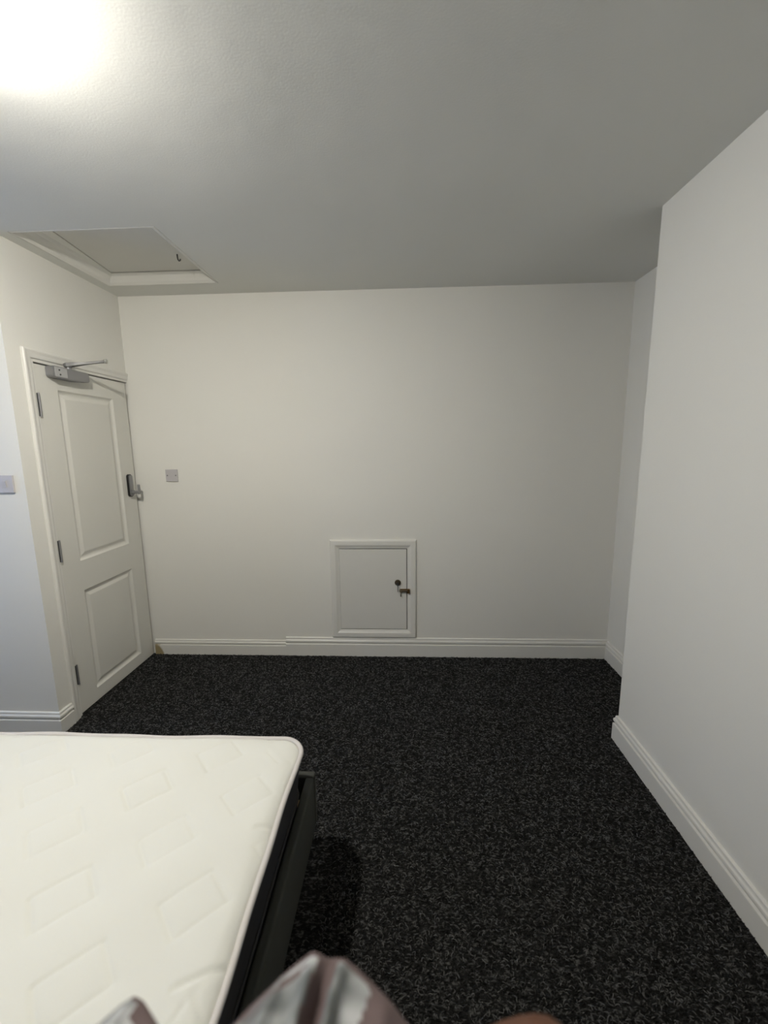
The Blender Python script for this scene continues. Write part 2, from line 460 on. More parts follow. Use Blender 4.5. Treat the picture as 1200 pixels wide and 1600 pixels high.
# closer
ct = obj('door_closer', prism([(2.196, 1.926), (2.205, 1.916), (2.36, 1.914), (2.447, 1.922), (2.452, 1.930), (2.452, 1.966), (2.445, 1.974), (2.205, 1.976), (2.196, 1.968)], 'x', XD, XD + 0.048), GREYMETAL, door)
bm = bmesh.new(); bm.from_mesh(ct.data); bmesh.ops.bevel(bm, geom=bm.edges[:], offset=0.003, segments=2, affect='EDGES'); bm.to_mesh(ct.data); bm.free()
PLM = mat('light_grey_plate', (0.50, 0.50, 0.51), 0.4, metal=0.4)
obj('end_plate', box(XD + 0.046, XD + 0.0505, 2.204, 2.285, 1.921, 1.971, 0.002), PLM, ct)
for yy, zz in ((2.232, 1.957), (2.236, 1.934)):
    obj('screw', lathe([(0, 0.003), (0.004, 0.0025), (0.0048, 0), (0, 0)], (XD + 0.0505, yy, zz), (1, 0, 0), 10), DARKMETAL, ct)
SPX, SPY = XD + 0.030, 2.322
obj('arm_pivot', lathe([(0, -0.03), (0.013, -0.03), (0.014, 0.004), (0.019, 0.006), (0.019, 0.026), (0.013, 0.030), (0, 0.030)], (SPX, SPY, 1.980), (0, 0, 1), 18), GREYMETAL, ct, smooth=True, angle=35)
TIP = Vector((XL + 0.200, 2.384, 2.026))
A0 = Vector((SPX, SPY - 0.006, 1.997)); dv = (TIP - A0); dn_ = dv.normalized(); sd = Vector((-dn_.y, dn_.x, 0)).normalized(); up = dn_.cross(sd)
def arm():
    bm = bmesh.new(); rr = []
    for t, w, th in ((-0.08, .014, .0075), (0.0, .019, .010), (.22, .017, .009), (.5, .0115, .0065), (.85, .0095, .006), (.97, .011, .007)):
        c = A0 + dv * t
        rr.append([bm.verts.new(c + sd * a * w + up * b * th) for a, b in ((-1, -1), (1, -1), (1, 1), (-1, 1))])
    for a, b in zip(rr, rr[1:]):
        for k in range(4): bm.faces.new((a[k], a[(k + 1) % 4], b[(k + 1) % 4], b[k]))
    bm.faces.new(rr[0][::-1]); bm.faces.new(rr[-1])
    bmesh.ops.bevel(bm, geom=bm.edges[:], offset=0.0012, segments=1, affect='EDGES')
    return bm
obj('closer_arm', arm(), mat('worn_grey_arm', (0.20, 0.20, 0.20), 0.45, metal=0.5), ct)
obj('arm_end', lathe([(0, -0.011), (0.010, -0.011), (0.0115, -0.008), (0.0115, 0.009), (0.008, 0.012), (0, 0.012)], TIP, (0, 0, 1), 18), CHROME, ct, smooth=True, angle=40)

# ------------------------------------------------------------------ loft hatch
loft = thing('loft_hatch', 'white loft hatch recessed into the ceiling corner above the door', 'loft hatch', ((LX0 + LX1) / 2, (LY0 + LY1) / 2, H))
lp = [(0.0, 0.0), (0.004, -0.001), (0.009, -0.001), (0.014, 0.003), (0.024, 0.010), (0.036, 0.022), (0.052, 0.036), (0.066, 0.044), (0.070, 0.046), (0.070, 0.066), (0.0, 0.066)]
at(obj('moulding', rect_frame(LX0 + 0.002, LX1 - 0.002, LY0 + 0.002, LY1 - 0.002, lp, lambda u, v, h: (u, v, H + h)), GLOSS), loft)
px0a, px0b = -1.676, -1.737      # panel's hinge edge is set slightly askew
at(obj('panel', prism([(px0a, LY0 + 0.074), (LX1 - 0.074, LY0 + 0.074), (LX1 - 0.074, LY1 - 0.076), (px0b, LY1 - 0.076)], 'z', H + 0.050, H + 0.066), HATCHP), loft)
at(obj('stop_strip', prism([(LX0 + 0.071, LY0 + 0.072), (px0a - 0.004, LY0 + 0.072), (px0b - 0.003, LY1 - 0.0725), (LX0 + 0.071, LY1 - 0.0725)], 'z', H + 0.0465, H + 0.064), GLOSS), loft)
at(obj('shade_backing', box(LX0 + 0.004, LX1 - 0.004, LY0 + 0.004, LY1 - 0.004, H + 0.069, H + 0.085), GAPSHADE), loft)  # dark sheet above the panel, shade of the gap put into its colour
hx, hy = -1.222, 2.405
at(obj('hook', tube([(hx, hy, H + 0.051), (hx, hy, H + 0.036), (hx + .002, hy, H + 0.024), (hx + .008, hy, H + 0.016), (hx + .014, hy, H + 0.018), (hx + .016, hy, H + .026)], 0.0035, 8), DARKMETAL, smooth=True), loft)

# ------------------------------------------------------------------ access hatch in the back wall
hatch = thing('access_hatch', 'small white access hatch with moulded frame low on the back wall', 'access hatch', (-0.21, D, 0.135))
hfp = [(0, 0), (0, 0.010), (0.004, 0.015), (0.010, 0.017), (0.034, 0.017), (0.040, 0.016), (0.046, 0.012), (0.058, 0.007), (0.064, 0.006), (0.064, 0.0)]
hx0, hx1, hz0, hz1 = -0.518, 0.096, 0.145, 0.880
at(obj('frame', rect_frame(hx0, hx1, hz0, hz1, hfp, lambda u, v, h: (u, D - h, v)), GLOSS), hatch)
at(obj('gap_shade_backing', box(hx0 + 0.062, hx1 - 0.062, D - 0.002, D - 0.0005, hz0 + 0.062, hz1 - 0.062), GAPSHADE), hatch)  # dark sheet whose colour stands for shade in the gap round the door
hd = at(obj('hatch_door', box(hx0 + 0.0655, hx1 - 0.069, D - 0.0085, D - 0.002, hz0 + 0.0685, hz1 - 0.0695, 0.0012, 1), HATCHP), hatch)
lock = at(obj('lock', lathe([(0, 0.0), (0.022, 0.0), (0.022, 0.004), (0.020, 0.007), (0.011, 0.008), (0.011, 0.016), (0.0095, 0.018), (0, 0.018)], (-0.036, D - 0.0085, 0.566), (0, -1, 0), 20), DARKBRASS, smooth=True, angle=35), hatch)
def key():
    bm = tube([(-0.036, D - 0.024, 0.566), (-0.036, D - 0.034, 0.566)], 0.004, 8)
    return bm
def child(o, p):
    o.parent = p; o.matrix_parent_inverse = p.matrix_world.inverted(); return o
bpy.context.view_layer.update()
child(obj('key', prism([(-0.040, 0.560), (-0.038, 0.548), (-0.0375, 0.505), (-0.035, 0.501), (-0.0325, 0.505), (-0.032, 0.548), (-0.030, 0.560), (-0.031, 0.574), (-0.039, 0.574)], 'y', D - 0.030, D - 0.027), DARKMETAL), lock)
bolt = at(obj('bolt_plate', box(-0.020, 0.031, D - 0.013, D - 0.0085, 0.494, 0.519, 0.001, 1), BRASS), hatch)
at(obj('bolt_keeper', box(0.032, 0.049, D - 0.029, D - 0.016, 0.491, 0.523, 0.002, 1), BRASS), hatch)
bpy.context.view_layer.update()
child(obj('bolt_bar', tube([(-0.021, D - 0.021, 0.507), (0.044, D - 0.021, 0.507)], 0.0075, 12), DARKBRASS, smooth=True, angle=40), bolt)
child(obj('bolt_knob', tube([(-0.014, D - 0.022, 0.507), (-0.014, D - 0.026, 0.482), (-0.014, D - 0.026, 0.468)], [0.004, 0.0035, 0.005], 8), DARKBRASS, smooth=True), bolt)

# ------------------------------------------------------------------ wall plates
pl = thing('blanking_plate', 'square blank plate with two screws on the back wall', 'wall plate', (-1.621, D, 1.346))
at(obj('plate', box(-1.664, -1.578, D - 0.009, D, 1.303, 1.389, 0.003, 3), PLATE, smooth=False), pl)
for sx in (-1.651, -1.591):
    at(obj('screw', lathe([(0, 0.0015), (0.003, 0.001), (0.0042, 0), (0, 0)], (sx, D - 0.009, 1.346), (0, -1, 0), 10), DARKMETAL), pl)
sw = thing('light_switch', 'white light switch on the wall at the picture edge', 'light switch', (-1.974, YL, 1.369))
at(obj('plate', box(-2.018, -1.930, YL - 0.010, YL, 1.326, 1.414, 0.003, 3), PLATE), sw)
def rocker():
    return prism([(YL - 0.010, 1.352), (YL - 0.013, 1.352), (YL - 0.017, 1.387), (YL - 0.010, 1.387)], 'x', -1.985, -1.963)
at(obj('rocker', rocker(), PLATE), sw)

# ------------------------------------------------------------------ ceiling lamp (just outside the frame)
lampo = thing('ceiling_lamp', 'small round flush ceiling light glowing over the bed', 'lamp', (LAMP.x, LAMP.y, H))
at(obj('lamp_base', lathe([(0, H - LAMP.z), (0.048, H - LAMP.z), (0.050, H - LAMP.z - 0.004), (0.049, -0.0065), (0.0465, -0.0065), (0.046, 0.002), (0, 0.002)], LAMP, (0, 0, 1), 28), CORDW, smooth=True, angle=40), lampo)  # lip below the rim added to cut the light thrown on the ceiling
at(obj('lamp_dome', lathe([(0, -0.036), (0.010, -0.0345), (0.020, -0.029), (0.028, -0.019), (0.033, -0.007), (0.034, 0.001), (0, 0.001)], LAMP, (0, 0, 1), 28), BULB, smooth=True, angle=60), lampo)

# ------------------------------------------------------------------ bed
BX0, BX1, BY0, BY1 = -1.735, -0.325, -0.62, 1.345     # outer frame
FT, FZ0, FZ1 = 0.030, 0.150, 0.355
bed = thing('bed_frame', 'low charcoal upholstered bed frame holding the white mattress', 'bed', ((BX0 + BX1) / 2, (BY0 + BY1) / 2, 0))
for x0 in (BX0, BX1 - FT):
    at(obj('side_rail', box(x0, x0 + FT, BY0, BY1 - FT - 0.001, FZ0, FZ1, 0.008, 3), FRAMEF, smooth=True, angle=50), bed)
at(obj('foot_rail', box(BX0, BX1, BY1 - FT, BY1, FZ0, FZ1, 0.008, 3), FRAMEF, smooth=True, angle=50), bed)
at(obj('headboard', box(BX0 - 0.02, BX1 + 0.02, BY0 - 0.08, BY0 - 0.001, 0.08, 1.05, 0.02, 3), FRAMEF, smooth=True, angle=50), bed)
for lx in (BX0 + 0.06, BX1 - 0.10):
    for ly in (BY0 + 0.06, BY1 - 0.22):
        at(obj('leg', lathe([(0, 0), (0.018, 0), (0.026, FZ0 + 0.01), (0, FZ0 + 0.01)], (lx, ly, 0), (0, 0, 1), 14), BLACK, smooth=True, angle=40), bed)
slat_me = None
for k in range(12):
    y = BY0 + 0.10 + k * (BY1 - BY0 - 0.22) / 11
    s = obj('slat', box(BX0 + FT, BX1 - FT, y - 0.035, y + 0.035, 0.295, 0.315, 0.003, 1), SLATW)
    at(s, bed)

# mattress
MX0, MX1, MY0, MY1, MZ0, MZ1 = -1.695, -0.343, -0.60, 1.284, 0.317, 0.545
matt = thing('mattress', 'white quilted mattress with dark sides and pale piped edge', 'mattress', ((MX0 + MX1) / 2, (MY0 + MY1) / 2, MZ0))
def wob(y): return 0.0020 * math.sin(y * 9.0 + 2.2) + 0.0016 * math.sin(y * 21 + 1.7)
RC = 0.075
def outline(inset=0.0, step=0.012):
    x0, x1, y0, y1 = MX0 + inset, MX1 - inset, MY0 + inset, MY1 - inset; r = max(0.01, RC - inset)
    pts = []
    def seg(a, b):
        n = max(2, int(math.dist(a, b) / step))
        for i in range(n): pts.append((a[0] + (b[0] - a[0]) * i / n, a[1] + (b[1] - a[1]) * i / n))
    def arc(cx, cy_, a0):
        for i in range(12):
            a = math.radians(a0 + 90 * i / 12); pts.append((cx + r * math.cos(a), cy_ + r * math.sin(a)))
    seg((x0 + r, y0), (x1 - r, y0)); arc(x1 - r, y0 + r, -90); seg((x1, y0 + r), (x1, y1 - r)); arc(x1 - r, y1 - r, 0)
    seg((x1 - r, y1), (x0 + r, y1)); arc(x0 + r, y1 - r, 90); seg((x0, y1 - r), (x0, y0 + r)); arc(x0 + r, y0 + r, 180)
    return pts
def wobble(x, y, amt=1.0):
    wx = max(0.0, min(1.0, (x - (MX1 - 0.25)) / 0.25))
    wy = max(0.0, min(1.0, (y - (MY1 - 0.25)) / 0.25))
    return x + wx * wob(y) * amt, y + wy * 0.003 * math.sin(x * 9) * amt
def mattress_top():
    st = 0.0052
    nx = int((MX1 - MX0) / st); ny = int((MY1 - MY0) / st)
    gx = np.linspace(MX0, MX1, nx + 1); gy = np.linspace(MY0, MY1, ny + 1)
    X, Y = np.meshgrid(gx, gy, indexing='ij')
    # round the corners: square patch -> quarter disc
    cx, cy_ = (MX0 + MX1) / 2, (MY0 + MY1) / 2; hx_, hy_ = (MX1 - MX0) / 2, (MY1 - MY0) / 2
    P = np.abs(X - cx) - (hx_ - RC); Q = np.abs(Y - cy_) - (hy_ - RC)
    m = (P > 0) & (Q > 0)
    p, q = np.clip(P / RC, 0, 1), np.clip(Q / RC, 0, 1)
    P2 = np.where(m, p * np.sqrt(1 - q * q / 2) * RC, P); Q2 = np.where(m, q * np.sqrt(1 - p * p / 2) * RC, Q)
    rr = np.hypot(np.clip(P2, 0, None), np.clip(Q2, 0, None))
    dist = np.where(m, RC - rr, np.minimum(RC - P2, RC - Q2))       # distance from the outline
    X = cx + np.sign(X - cx) * (P2 + hx_ - RC); Y = cy_ + np.sign(Y - cy_) * (Q2 + hy_ - RC)
    dist = np.clip(dist, 0, None)
    # quilting: a diagonal lattice of stitched squares
    a1, a2 = np.array((0.1476, -0.1457)), np.array((0.1545, 0.1457))
    ox, oy = -0.906, 1.187
    rx, ry = X - ox, Y - oy
    # slight drift of the cloth
    rx = rx + 0.006 * np.sin(Y * 5.1 + X * 2.0); ry = ry + 0.006 * np.sin(X * 6.3 - Y * 1.7)
    det = a1[0] * a2[1] - a1[1] * a2[0]
    s = (rx * a2[1] - ry * a2[0]) / det; t = (a1[0] * ry - a1[1] * rx) / det
    si, ti = np.round(s), np.round(t)
    lx = (s - si) * np.hypot(*a1); ly = (t - ti) * np.hypot(*a2)
    hw, hh = 0.046, 0.056
    dx, dy = np.abs(lx) - hw, np.abs(ly) - hh
    sdf = np.where((dx > 0) & (dy > 0), np.hypot(dx, dy), np.maximum(dx, dy))
    rnd = np.abs(np.sin(si * 12.9898 + ti * 78.233) * 43758.5453) % 1.0
    amp = 0.95 + 0.5 * rnd
    groove = -0.0026 * np.exp(-(sdf / 0.0040) ** 2) * amp
    # the sides running one way pull tighter than the others
    groove *= np.where(dx > dy, 0.40 + 0.4 * rnd, 1.15)
    puff = 0.0030 * np.exp(-(np.hypot(lx, ly) / 0.05) ** 2) + 0.0035 * (1 - np.exp(-(np.clip(sdf, 0, 1) / 0.03)))
    und = 0.0035 * np.sin(X * 7.3 + 1.0) * np.sin(Y * 6.1 + .4) + 0.002 * np.sin(X * 15 - Y * 11)
    edge = -0.020 * np.exp(-dist / 0.020) - 0.010 * np.exp(-(dist / 0.006) ** 2)
    wr = np.zeros_like(X)
    for (ax_, ay_, bx_, by_, h_) in ((-0.39, 0.93, -0.338, 0.945, .004), (-0.43, 0.60, -0.35, 0.64, .0035), (-0.40, 0.58, -0.42, 0.52, .002), (-0.45, 1.205, -0.40, 1.16, .003)):
        vx, vy = bx_ - ax_, by_ - ay_
        tt = np.clip(((X - ax_) * vx + (Y - ay_) * vy) / (vx * vx + vy * vy), 0, 1)
        dd = np.hypot(X - ax_ - tt * vx, Y - ay_ - tt * vy)
        wr -= h_ * np.exp(-(dd / 0.0045) ** 2); wr += h_ * .3 * np.exp(-((dd - .012) / 0.01) ** 2)
    Z = MZ1 + (groove + puff + und) * np.clip(dist / 0.03, 0, 1) + edge + wr * np.clip(dist / 0.01, 0, 1)
    # wobble the edge
    wx = np.clip((X - (MX1 - 0.25)) / 0.25, 0, 1); wy = np.clip((Y - (MY1 - 0.25)) / 0.25, 0, 1)
    X2 = X + wx * (0.0020 * np.sin(Y * 9.0 + 2.2) + 0.0016 * np.sin(Y * 21 + 1.7)); Y2 = Y + wy * 0.003 * np.sin(X * 9)
    V = np.stack([X2, Y2, Z], -1).reshape(-1, 3)
    I = np.arange((nx + 1) * (ny + 1)).reshape(nx + 1, ny + 1)
    Fq = np.stack([I[:-1, :-1], I[1:, :-1], I[1:, 1:], I[:-1, 1:]], -1).reshape(-1, 4)
    me = bpy.data.meshes.new('quilted_top')
    me.vertices.add(len(V)); me.vertices.foreach_set('co', V.ravel().astype(np.float32))
    me.loops.add(Fq.size); me.loops.foreach_set('vertex_index', Fq.ravel().astype(np.int32))
    me.polygons.add(len(Fq)); me.polygons.foreach_set('loop_start', np.arange(0, Fq.size, 4, dtype=np.int32))
    me.polygons.foreach_set('use_smooth', np.ones(len(Fq), bool))
    me.update(calc_edges=True); me.validate()
    return me
at(link('quilted_top', mattress_top(), KNIT), matt)
OUT = outline(0.0)
def ring_pts(inset, z, amt=1.0):
    return [(*wobble(*q, amt), z) for q in outline(inset)] if inset == 0 else None
def border():
    bm = bmesh.new(); rings = []
    cxm, cym = (MX0 + MX1) / 2, (MY0 + MY1) / 2
    hxm, hym = (MX1 - MX0) / 2, (MY1 - MY0) / 2
    for z, ins, am in ((MZ1 - 0.028, 0.001, 1), (MZ1 - 0.045, 0.004, .9), (MZ1 - 0.09, 0.009, .7), (MZ1 - 0.14, 0.013, .4), (MZ0 + 0.04, 0.016, .2), (MZ0 + 0.008, 0.016, 0), (MZ0, 0.03, 0)):
        sx, sy_ = (hxm - ins) / hxm, (hym - ins) / hym
        rings.append([bm.verts.new((cxm + (wobble(*q, am)[0] - cxm) * sx, cym + (wobble(*q, am)[1] - cym) * sy_, z)) for q in OUT])
    n = len(OUT)
    for a, b in zip(rings, rings[1:]):
        for k in range(n): bm.faces.new((a[k], a[(k + 1) % n], b[(k + 1) % n], b[k]))
    bm.faces.new(rings[-1])
    return bm
at(obj('border', border(), BORDERF, smooth=True, angle=60), matt)
at(obj('piping', tube([(*wobble(*q), MZ1 - 0.017 + 0.0015 * math.sin(q[0] * 21 + q[1] * 17)) for q in OUT], 0.0080, 8, closed=True), PIPING, smooth=True), matt)
def low_pipe():
    cxm, cym = (MX0 + MX1) / 2, (MY0 + MY1) / 2; hxm, hym = (MX1 - MX0) / 2, (MY1 - MY0) / 2; ins = 0.013
    return [(cxm + (q[0] - cxm) * (hxm - ins) / hxm, cym + (q[1] - cym) * (hym - ins) / hym, MZ0 + 0.058 + 0.002 * math.sin(q[1] * 14)) for q in OUT]
at(obj('lower_piping', tube(low_pipe(), 0.005, 6, closed=True), BPIPING, smooth=True), matt)

# ------------------------------------------------------------------ person holding a garment (mostly below the frame)
def skin_mesh(name, nodes, edges, root, levels=2):
    """nodes: {key: (co, radius)}"""
    keys = list(nodes); idx = {k: i for i, k in enumerate(keys)}
    me = bpy.data.meshes.new(name + '_cage')
    me.from_pydata([nodes[k][0] for k in keys], [(idx[a], idx[b]) for a, b in edges], [])
    o = bpy.data.objects.new(name + '_cage', me); COL.objects.link(o)
    md = o.modifiers.new('skin', 'SKIN'); md.use_smooth_shade = True; md.branch_smoothing = 0.4
    if not me.skin_vertices: 
        bpy.context.view_layer.objects.active = o
    sl = me.skin_vertices[0].data
    for k in keys:
        r = nodes[k][1]; r = r if isinstance(r, tuple) else (r, r)
        sl[idx[k]].radius = r; sl[idx[k]].use_root = (k == root)
    ss = o.modifiers.new('sub', 'SUBSURF'); ss.levels = levels; ss.render_levels = levels
    bpy.context.view_layer.update()
    dg = bpy.context.evaluated_depsgraph_get()
    res = bpy.data.meshes.new_from_object(o.evaluated_get(dg)); res.name = name
    bpy.data.objects.remove(o, do_unlink=True)
    for p in res.polygons: p.use_smooth = True
    return res

PX, PY = 0.02, -0.42
N = {'pelvis': ((PX, PY, 0.93), (0.15, 0.115)), 'waist': ((PX, PY, 1.06), (0.135, 0.10)), 'chest': ((PX, PY - 0.01, 1.26), (0.155, 0.11)), 'top': ((PX, PY - 0.02, 1.39), (0.10, 0.08)),
     'neck': ((PX, PY - 0.01, 1.47), 0.055), 'skull0': ((PX, PY + 0.01, 1.56), (0.066, 0.076)), 'skull1': ((PX, PY - 0.005, 1.64), (0.076, 0.092)), 'crown': ((PX, PY - 0.01, 1.70), (0.062, 0.075)),
     'shl': ((PX - 0.18, PY - 0.02, 1.38), 0.062), 'ell': ((-0.27, -0.30, 1.00), 0.046), 'wrl': ((0.015, 0.182, 1.035), 0.030), 'pal': ((0.056, 0.224, 1.070), (0.032, 0.040)), 'pal2': ((0.096, 0.230, 1.078), (0.030, 0.044)), 'pal3': ((0.136, 0.230, 1.080), (0.026, 0.042)),
     'shr': ((PX + 0.18, PY - 0.02, 1.38), 0.062), 'elr': ((0.28, PY - 0.05, 1.09), 0.046), 'wrr': ((0.30, PY + 0.05, 0.86), 0.029), 'par': ((0.30, PY + 0.07, 0.79), (0.024, 0.036)),
     }
E_ = [('pelvis', 'waist'), ('waist', 'chest'), ('chest', 'top'), ('top', 'neck'), ('neck', 'skull0'), ('skull0', 'skull1'), ('skull1', 'crown'),
      ('top', 'shl'), ('shl', 'ell'), ('ell', 'wrl'), ('wrl', 'pal'), ('pal', 'pal2'), ('pal2', 'pal3'), ('top', 'shr'), ('shr', 'elr'), ('elr', 'wrr'), ('wrr', 'par')]
for s, sg in (('l', -1), ('r', 1)):
    N['hip' + s] = ((PX + sg * 0.085, PY, 0.86), 0.092); N['kne' + s] = ((PX + sg * 0.10, PY + 0.01, 0.49), 0.062)
    N['cal' + s] = ((PX + sg * 0.10, PY - 0.01, 0.36), 0.056); N['ank' + s] = ((PX + sg * 0.10, PY - 0.02, 0.095), 0.038); N['toe' + s] = ((PX + sg * 0.115, PY + 0.14, 0.036), (0.042, 0.030))
    E_ += [('pelvis', 'hip' + s), ('hip' + s, 'kne' + s), ('kne' + s, 'cal' + s), ('cal' + s, 'ank' + s), ('ank' + s, 'toe' + s)]
body = skin_mesh('person', N, E_, 'pelvis')
for mm in (SKIN, SHIRT, DENIM): body.materials.append(mm)
for p in body.polygons:
    c = p.center
    if c.z < 0.06: p.material_index = 1
    elif c.z < 0.98 and abs(c.x - PX) < 0.235: p.material_index = 2
    elif c.z < 1.475 and c.z > 0.93 and not (c.x > -0.17 and c.y > -0.10): p.material_index = 1
    else: p.material_index = 0
person = bpy.data.objects.new('person', body); COL.objects.link(person)
tag(person, 'person holding a bundled garment, only a bare hand showing', 'person')
# fingers
def finger(pts, rad, name, parent):
    nodes = {i: (p, r) for i, (p, r) in enumerate(zip(pts, rad))}
    m = skin_mesh(name, nodes, [(i, i + 1) for i in range(len(pts) - 1)], 0)
    m.materials.append(SKIN)
    o = bpy.data.objects.new(name, m); COL.objects.link(o); o.parent = parent
    return o
# left hand: fingers curl over the edge of the garment, knuckles forward
for k, (fy, ln) in enumerate(((0.2490, 0.95), (0.2295, 1.0), (0.2095, 0.95), (0.1915, 0.8))):
    b = Vector((0.124, fy, 1.080))
    d1 = Vector((0.98, -0.05, 0.02)).normalized() * 0.036 * ln; d2 = Vector((0.35, 0.0, -0.90)).normalized() * 0.026 * ln; d3 = Vector((-0.8, 0, -0.5)).normalized() * 0.020 * ln
    finger([tuple(b), tuple(b + d1), tuple(b + d1 + d2), tuple(b + d1 + d2 + d3)], [0.0135, 0.0120, 0.0100, 0.008], 'finger', person)
finger([(0.050, 0.242, 1.066), (0.074, 0.258, 1.052), (0.096, 0.263, 1.042), (0.112, 0.259, 1.038)], [0.014, 0.0115, 0.0105, 0.0085], 'thumb', person)
for k, dy_ in enumerate((-0.030, -0.010, 0.010, 0.028)):
    b = Vector((0.302, PY + 0.075 + dy_, 0.765))
    finger([tuple(b), tuple(b + Vector((0, 0.004, -0.04))), tuple(b + Vector((-0.012, 0.006, -0.07))), tuple(b + Vector((-0.026, 0.006, -0.088)))], [0.010, 0.0095, 0.0088, 0.0075], 'finger', person)
finger([(0.298, PY + 0.10, 0.80), (0.285, PY + 0.125, 0.775), (0.278, PY + 0.132, 0.75)], [0.012, 0.0105, 0.009], 'thumb', person)
# face and hair
HC = Vector((PX, PY, 1.62))
obj('hair', lathe([(0, 0.125), (0.045, 0.118), (0.080, 0.095), (0.098, 0.055), (0.102, 0.0), (0.092, -0.05), (0.082, -0.045), (0.092, 0.0), (0.088, 0.05), (0.07, 0.085), (0, 0.11)], HC + Vector((0, -0.028, 0.012)), (0, -0.35, 1), 24), HAIR, person, smooth=True)
for sx in (-0.031, 0.031):
    e = obj('eye', lathe([(0, -0.012), (0.008, -0.009), (0.012, 0), (0.008, 0.009), (0, 0.012)], (PX + sx, PY + 0.080, 1.615), (0, 1, 0), 14), EYE, person, smooth=True)
    obj('iris', lathe([(0, 0.001), (0.005, 0), (0, -0.001)], (PX + sx, PY + 0.0918, 1.615), (0, 1, 0), 12), BLACK, e)
    obj('ear', lathe([(0, -0.012), (0.022, -0.008), (0.030, 0.0), (0.022, 0.008), (0, 0.006)], (PX + sx * 2.75, PY, 1.605), (1, 0, 0), 14), SKIN, person, smooth=True)
obj('nose', tube([(PX, PY + 0.086, 1.625), (PX, PY + 0.098, 1.60), (PX, PY + 0.108, 1.578), (PX, PY + 0.090, 1.568)], [0.006, 0.010, 0.014, 0.010], 10), SKIN, person, smooth=True)
obj('mouth', tube([(PX - 0.024, PY + 0.076, 1.543), (PX - 0.010, PY + 0.088, 1.545), (PX + 0.010, PY + 0.088, 1.545), (PX + 0.024, PY + 0.076, 1.543)], [0.003, 0.007, 0.007, 0.003], 8), MAUVE, person, smooth=True)

# garment lying over the forearm: plan outline, puffed, with folds running back from its points
def lobe(front, back_y, z0, thick, folds, nu=90, nv=46):
    """front: [(x, y)] outline of the leading edge from left to right"""
    fx = np.array([p[0] for p in front]); fy = np.array([p[1] for p in front])
    V = []; F = []; DI = []
    us = np.linspace(0, 1, nu)
    s = np.concatenate([[0], np.cumsum(np.hypot(np.diff(fx), np.diff(fy)))]); s /= s[-1]
    for side in (1, -1):
        for u in us:
            x = np.interp(u, s, fx); y = np.interp(u, s, fy)
            ed = min(u, 1 - u)
            for tv in np.linspace(0, 1, nv):
                v = tv * tv
                yy = y + (back_y - y) * v
                xx = x + (folds['cx'] - x) * (0.15 * v)
                w = math.sqrt(max(0, 1 - (1 - min(1, v * 3.0)) ** 2)) * math.sqrt(max(0, 1 - (1 - min(1, ed * 6)) ** 2))
                z = z0 + side * thick * (w if side == 1 else 0.4 * w)
                if side == 1:
                    for (cx_, wd, hh) in folds['r']:
                        z += hh * math.exp(-((xx - cx_ - folds['sl'] * (yy - y)) / wd) ** 2) * min(1, v * 8)
                V.append((xx, yy, z)); DI.append(y - yy)
    n = nu * nv
    for sd_ in (0, 1):
        for i in range(nu - 1):
            for j in range(nv - 1):
                a = sd_ * n + i * nv + j
                q = (a, a + nv, a + nv + 1, a + 1)
                F.append(q if sd_ else q[::-1])
    return V, F, DI
BACK = 0.0
def garment():
    main = [(-0.165, 0.205), (-0.131, 0.243), (-0.119, 0.258), (-0.106, 0.270), (-0.095, 0.281), (-0.085, 0.2895), (-0.079, 0.2935), (-0.073, 0.2915), (-0.066, 0.2885), (-0.058, 0.2895), (-0.050, 0.2885), (-0.040, 0.283), (-0.026, 0.2735), (-0.012, 0.2630), (0.006, 0.247), (0.018, 0.225)]
    left = [(-0.262, 0.205), (-0.245, 0.230), (-0.232, 0.2450), (-0.224, 0.2545), (-0.217, 0.2590), (-0.209, 0.2565), (-0.199, 0.2500), (-0.187, 0.2420), (-0.172, 0.225), (-0.164, 0.200)]
    A = lobe(main, BACK, 1.10, 0.030, {'cx': -0.07, 'sl': 0.12, 'r': [(-0.072, 0.005, 0.009), (-0.050, 0.0045, 0.010), (-0.100, 0.006, 0.007), (-0.012, 0.008, 0.009), (-0.061, 0.004, -0.008), (-0.118, 0.004, -0.006)]})
    B = lobe(left, BACK, 1.10, 0.022, {'cx': -0.20, 'sl': 0.0, 'r': [(-0.217, 0.005, 0.007), (-0.19, 0.006, 0.008)]}, 60, 40)
    return A, B
gm = thing('folded_garment', 'bundled grey and white print garment with mauve edges held at the bottom', 'garment', (-0.08, 0.12, 1.08))
for nm, (V, F, DI) in zip(('main_fold', 'side_fold'), garment()):
    o = raw(nm, V, F, [PRINT, MAUVE]); at(o, gm)
    for p in o.data.polygons:
        d = min(DI[v] for v in p.vertices); c = p.center
        if nm == 'main_fold':
            hem = d < 0.011 or abs(c.x + 0.062 - 0.12 * (c.y - 0.285)) < 0.0085 or c.x > -0.022 - 0.30 * (0.275 - c.y)
            hem = hem or 0.0165 < d < 0.0205 and c.x < -0.08
        else:
            hem = d < 0.006 or (c.x > -0.209 and d < 0.016)
        p.material_index = 1 if hem else 0

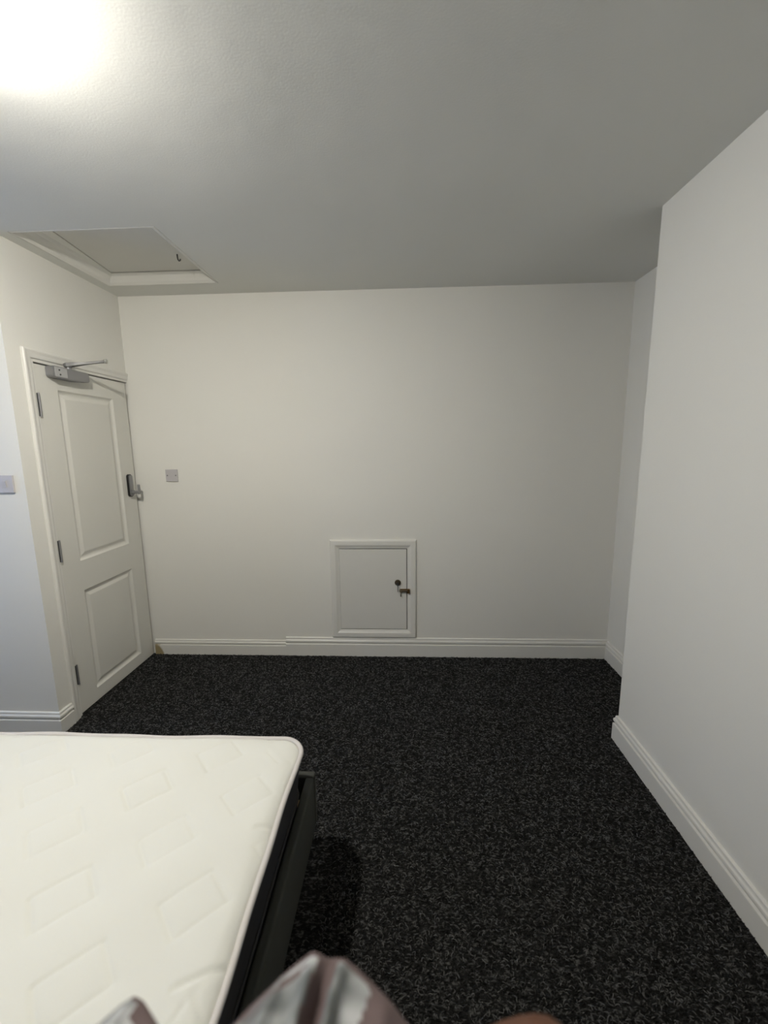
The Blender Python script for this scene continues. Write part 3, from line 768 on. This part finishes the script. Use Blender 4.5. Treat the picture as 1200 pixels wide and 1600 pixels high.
# ------------------------------------------------------------------ carpet pile: short curled loops standing on the floor
def carpet_pile(n=118000):
    x = RNG.uniform(-1.90, 1.11, n * 2); y = RNG.uniform(0.25, 2.85, n * 2)
    ok = ~((x < -0.28) & (y < 1.40)) & ~((x > XC - 0.02) & (y < YC)) & ~((x < XL + 0.02)) & ~((x > XC - 0.02) & (y < YC + 0.02)) & (y < D - 0.018)
    x, y = x[ok][:n], y[ok][:n]
    # a strip inside the alcove
    xa = RNG.uniform(XC, XR - 0.018, 4500); ya = RNG.uniform(YC + 0.02, D - 0.018, 4500)
    x = np.concatenate([x, xa]); y = np.concatenate([y, ya]); m = len(x)
    ang = RNG.normal(0, 0.75, m) + np.where(RNG.random(m) < 0.18, math.pi / 2, 0)
    ln = RNG.uniform(0.0040, 0.0085, m); r = RNG.uniform(0.0011, 0.0019, m); h = RNG.uniform(0.0015, 0.0050, m)
    curl = RNG.normal(0, 0.0022, m)
    dx, dy = np.cos(ang), np.sin(ang)
    # keep the loops clear of the walls
    t = np.array([-1.0, -0.4, 0.4, 1.0]); hz = np.array([0.0, 0.92, 0.92, 0.0]); rs = np.array([0.7, 1.0, 1.0, 0.7]); cu = np.array([-0.6, 0.7, 0.7, -0.6])
    th = np.array([0, 2 * math.pi / 3, 4 * math.pi / 3]) + math.pi / 2
    V = np.zeros((m, 4, 3, 3))
    for i in range(4):
        cx = x + dx * ln * t[i] - dy * curl * cu[i]; cy_ = y + dy * ln * t[i] + dx * curl * cu[i]; cz = h * hz[i]
        for k in range(3):
            o1, o2 = math.cos(th[k]), math.sin(th[k])
            V[:, i, k, 0] = cx - dy * r * rs[i] * o1; V[:, i, k, 1] = cy_ + dx * r * rs[i] * o1; V[:, i, k, 2] = cz + r * rs[i] * o2
    base = np.arange(m)[:, None] * 12
    F = []
    for i in range(3):
        for k in range(3):
            k2 = (k + 1) % 3
            F.append(np.stack([base[:, 0] + i * 3 + k, base[:, 0] + (i + 1) * 3 + k, base[:, 0] + (i + 1) * 3 + k2, base[:, 0] + i * 3 + k2], -1))
    Fq = np.concatenate(F, 0)
    me = bpy.data.meshes.new('carpet_pile')
    me.vertices.add(m * 12); me.vertices.foreach_set('co', V.reshape(-1).astype(np.float32))
    me.loops.add(Fq.size); me.loops.foreach_set('vertex_index', Fq.ravel().astype(np.int32))
    me.polygons.add(len(Fq)); me.polygons.foreach_set('loop_start', np.arange(0, Fq.size, 4, dtype=np.int32))
    me.polygons.foreach_set('use_smooth', np.ones(len(Fq), bool))
    me.update(calc_edges=True)
    shade = np.where(RNG.random(m) < 0.28, RNG.uniform(0.06, 0.16, m), RNG.uniform(0.006, 0.030, m))
    at_ = me.attributes.new('yarn', 'FLOAT', 'POINT'); at_.data.foreach_set('value', np.repeat(shade, 12).astype(np.float32))
    mt = bpy.data.materials.new('charcoal_yarn'); mt.use_nodes = True; nt = mt.node_tree; b = nt.nodes['Principled BSDF']
    an = nt.nodes.new('ShaderNodeAttribute'); an.attribute_name = 'yarn'
    nt.links.new(an.outputs['Fac'], b.inputs['Base Color']); b.inputs['Roughness'].default_value = 0.9; b.inputs['Specular IOR Level'].default_value = 0.15
    o = link('carpet_pile', me, mt); o['kind'] = 'stuff'; o['label'] = 'charcoal and grey looped yarn of the carpet'; o['category'] = 'carpet pile'
    return o
carpet_pile()
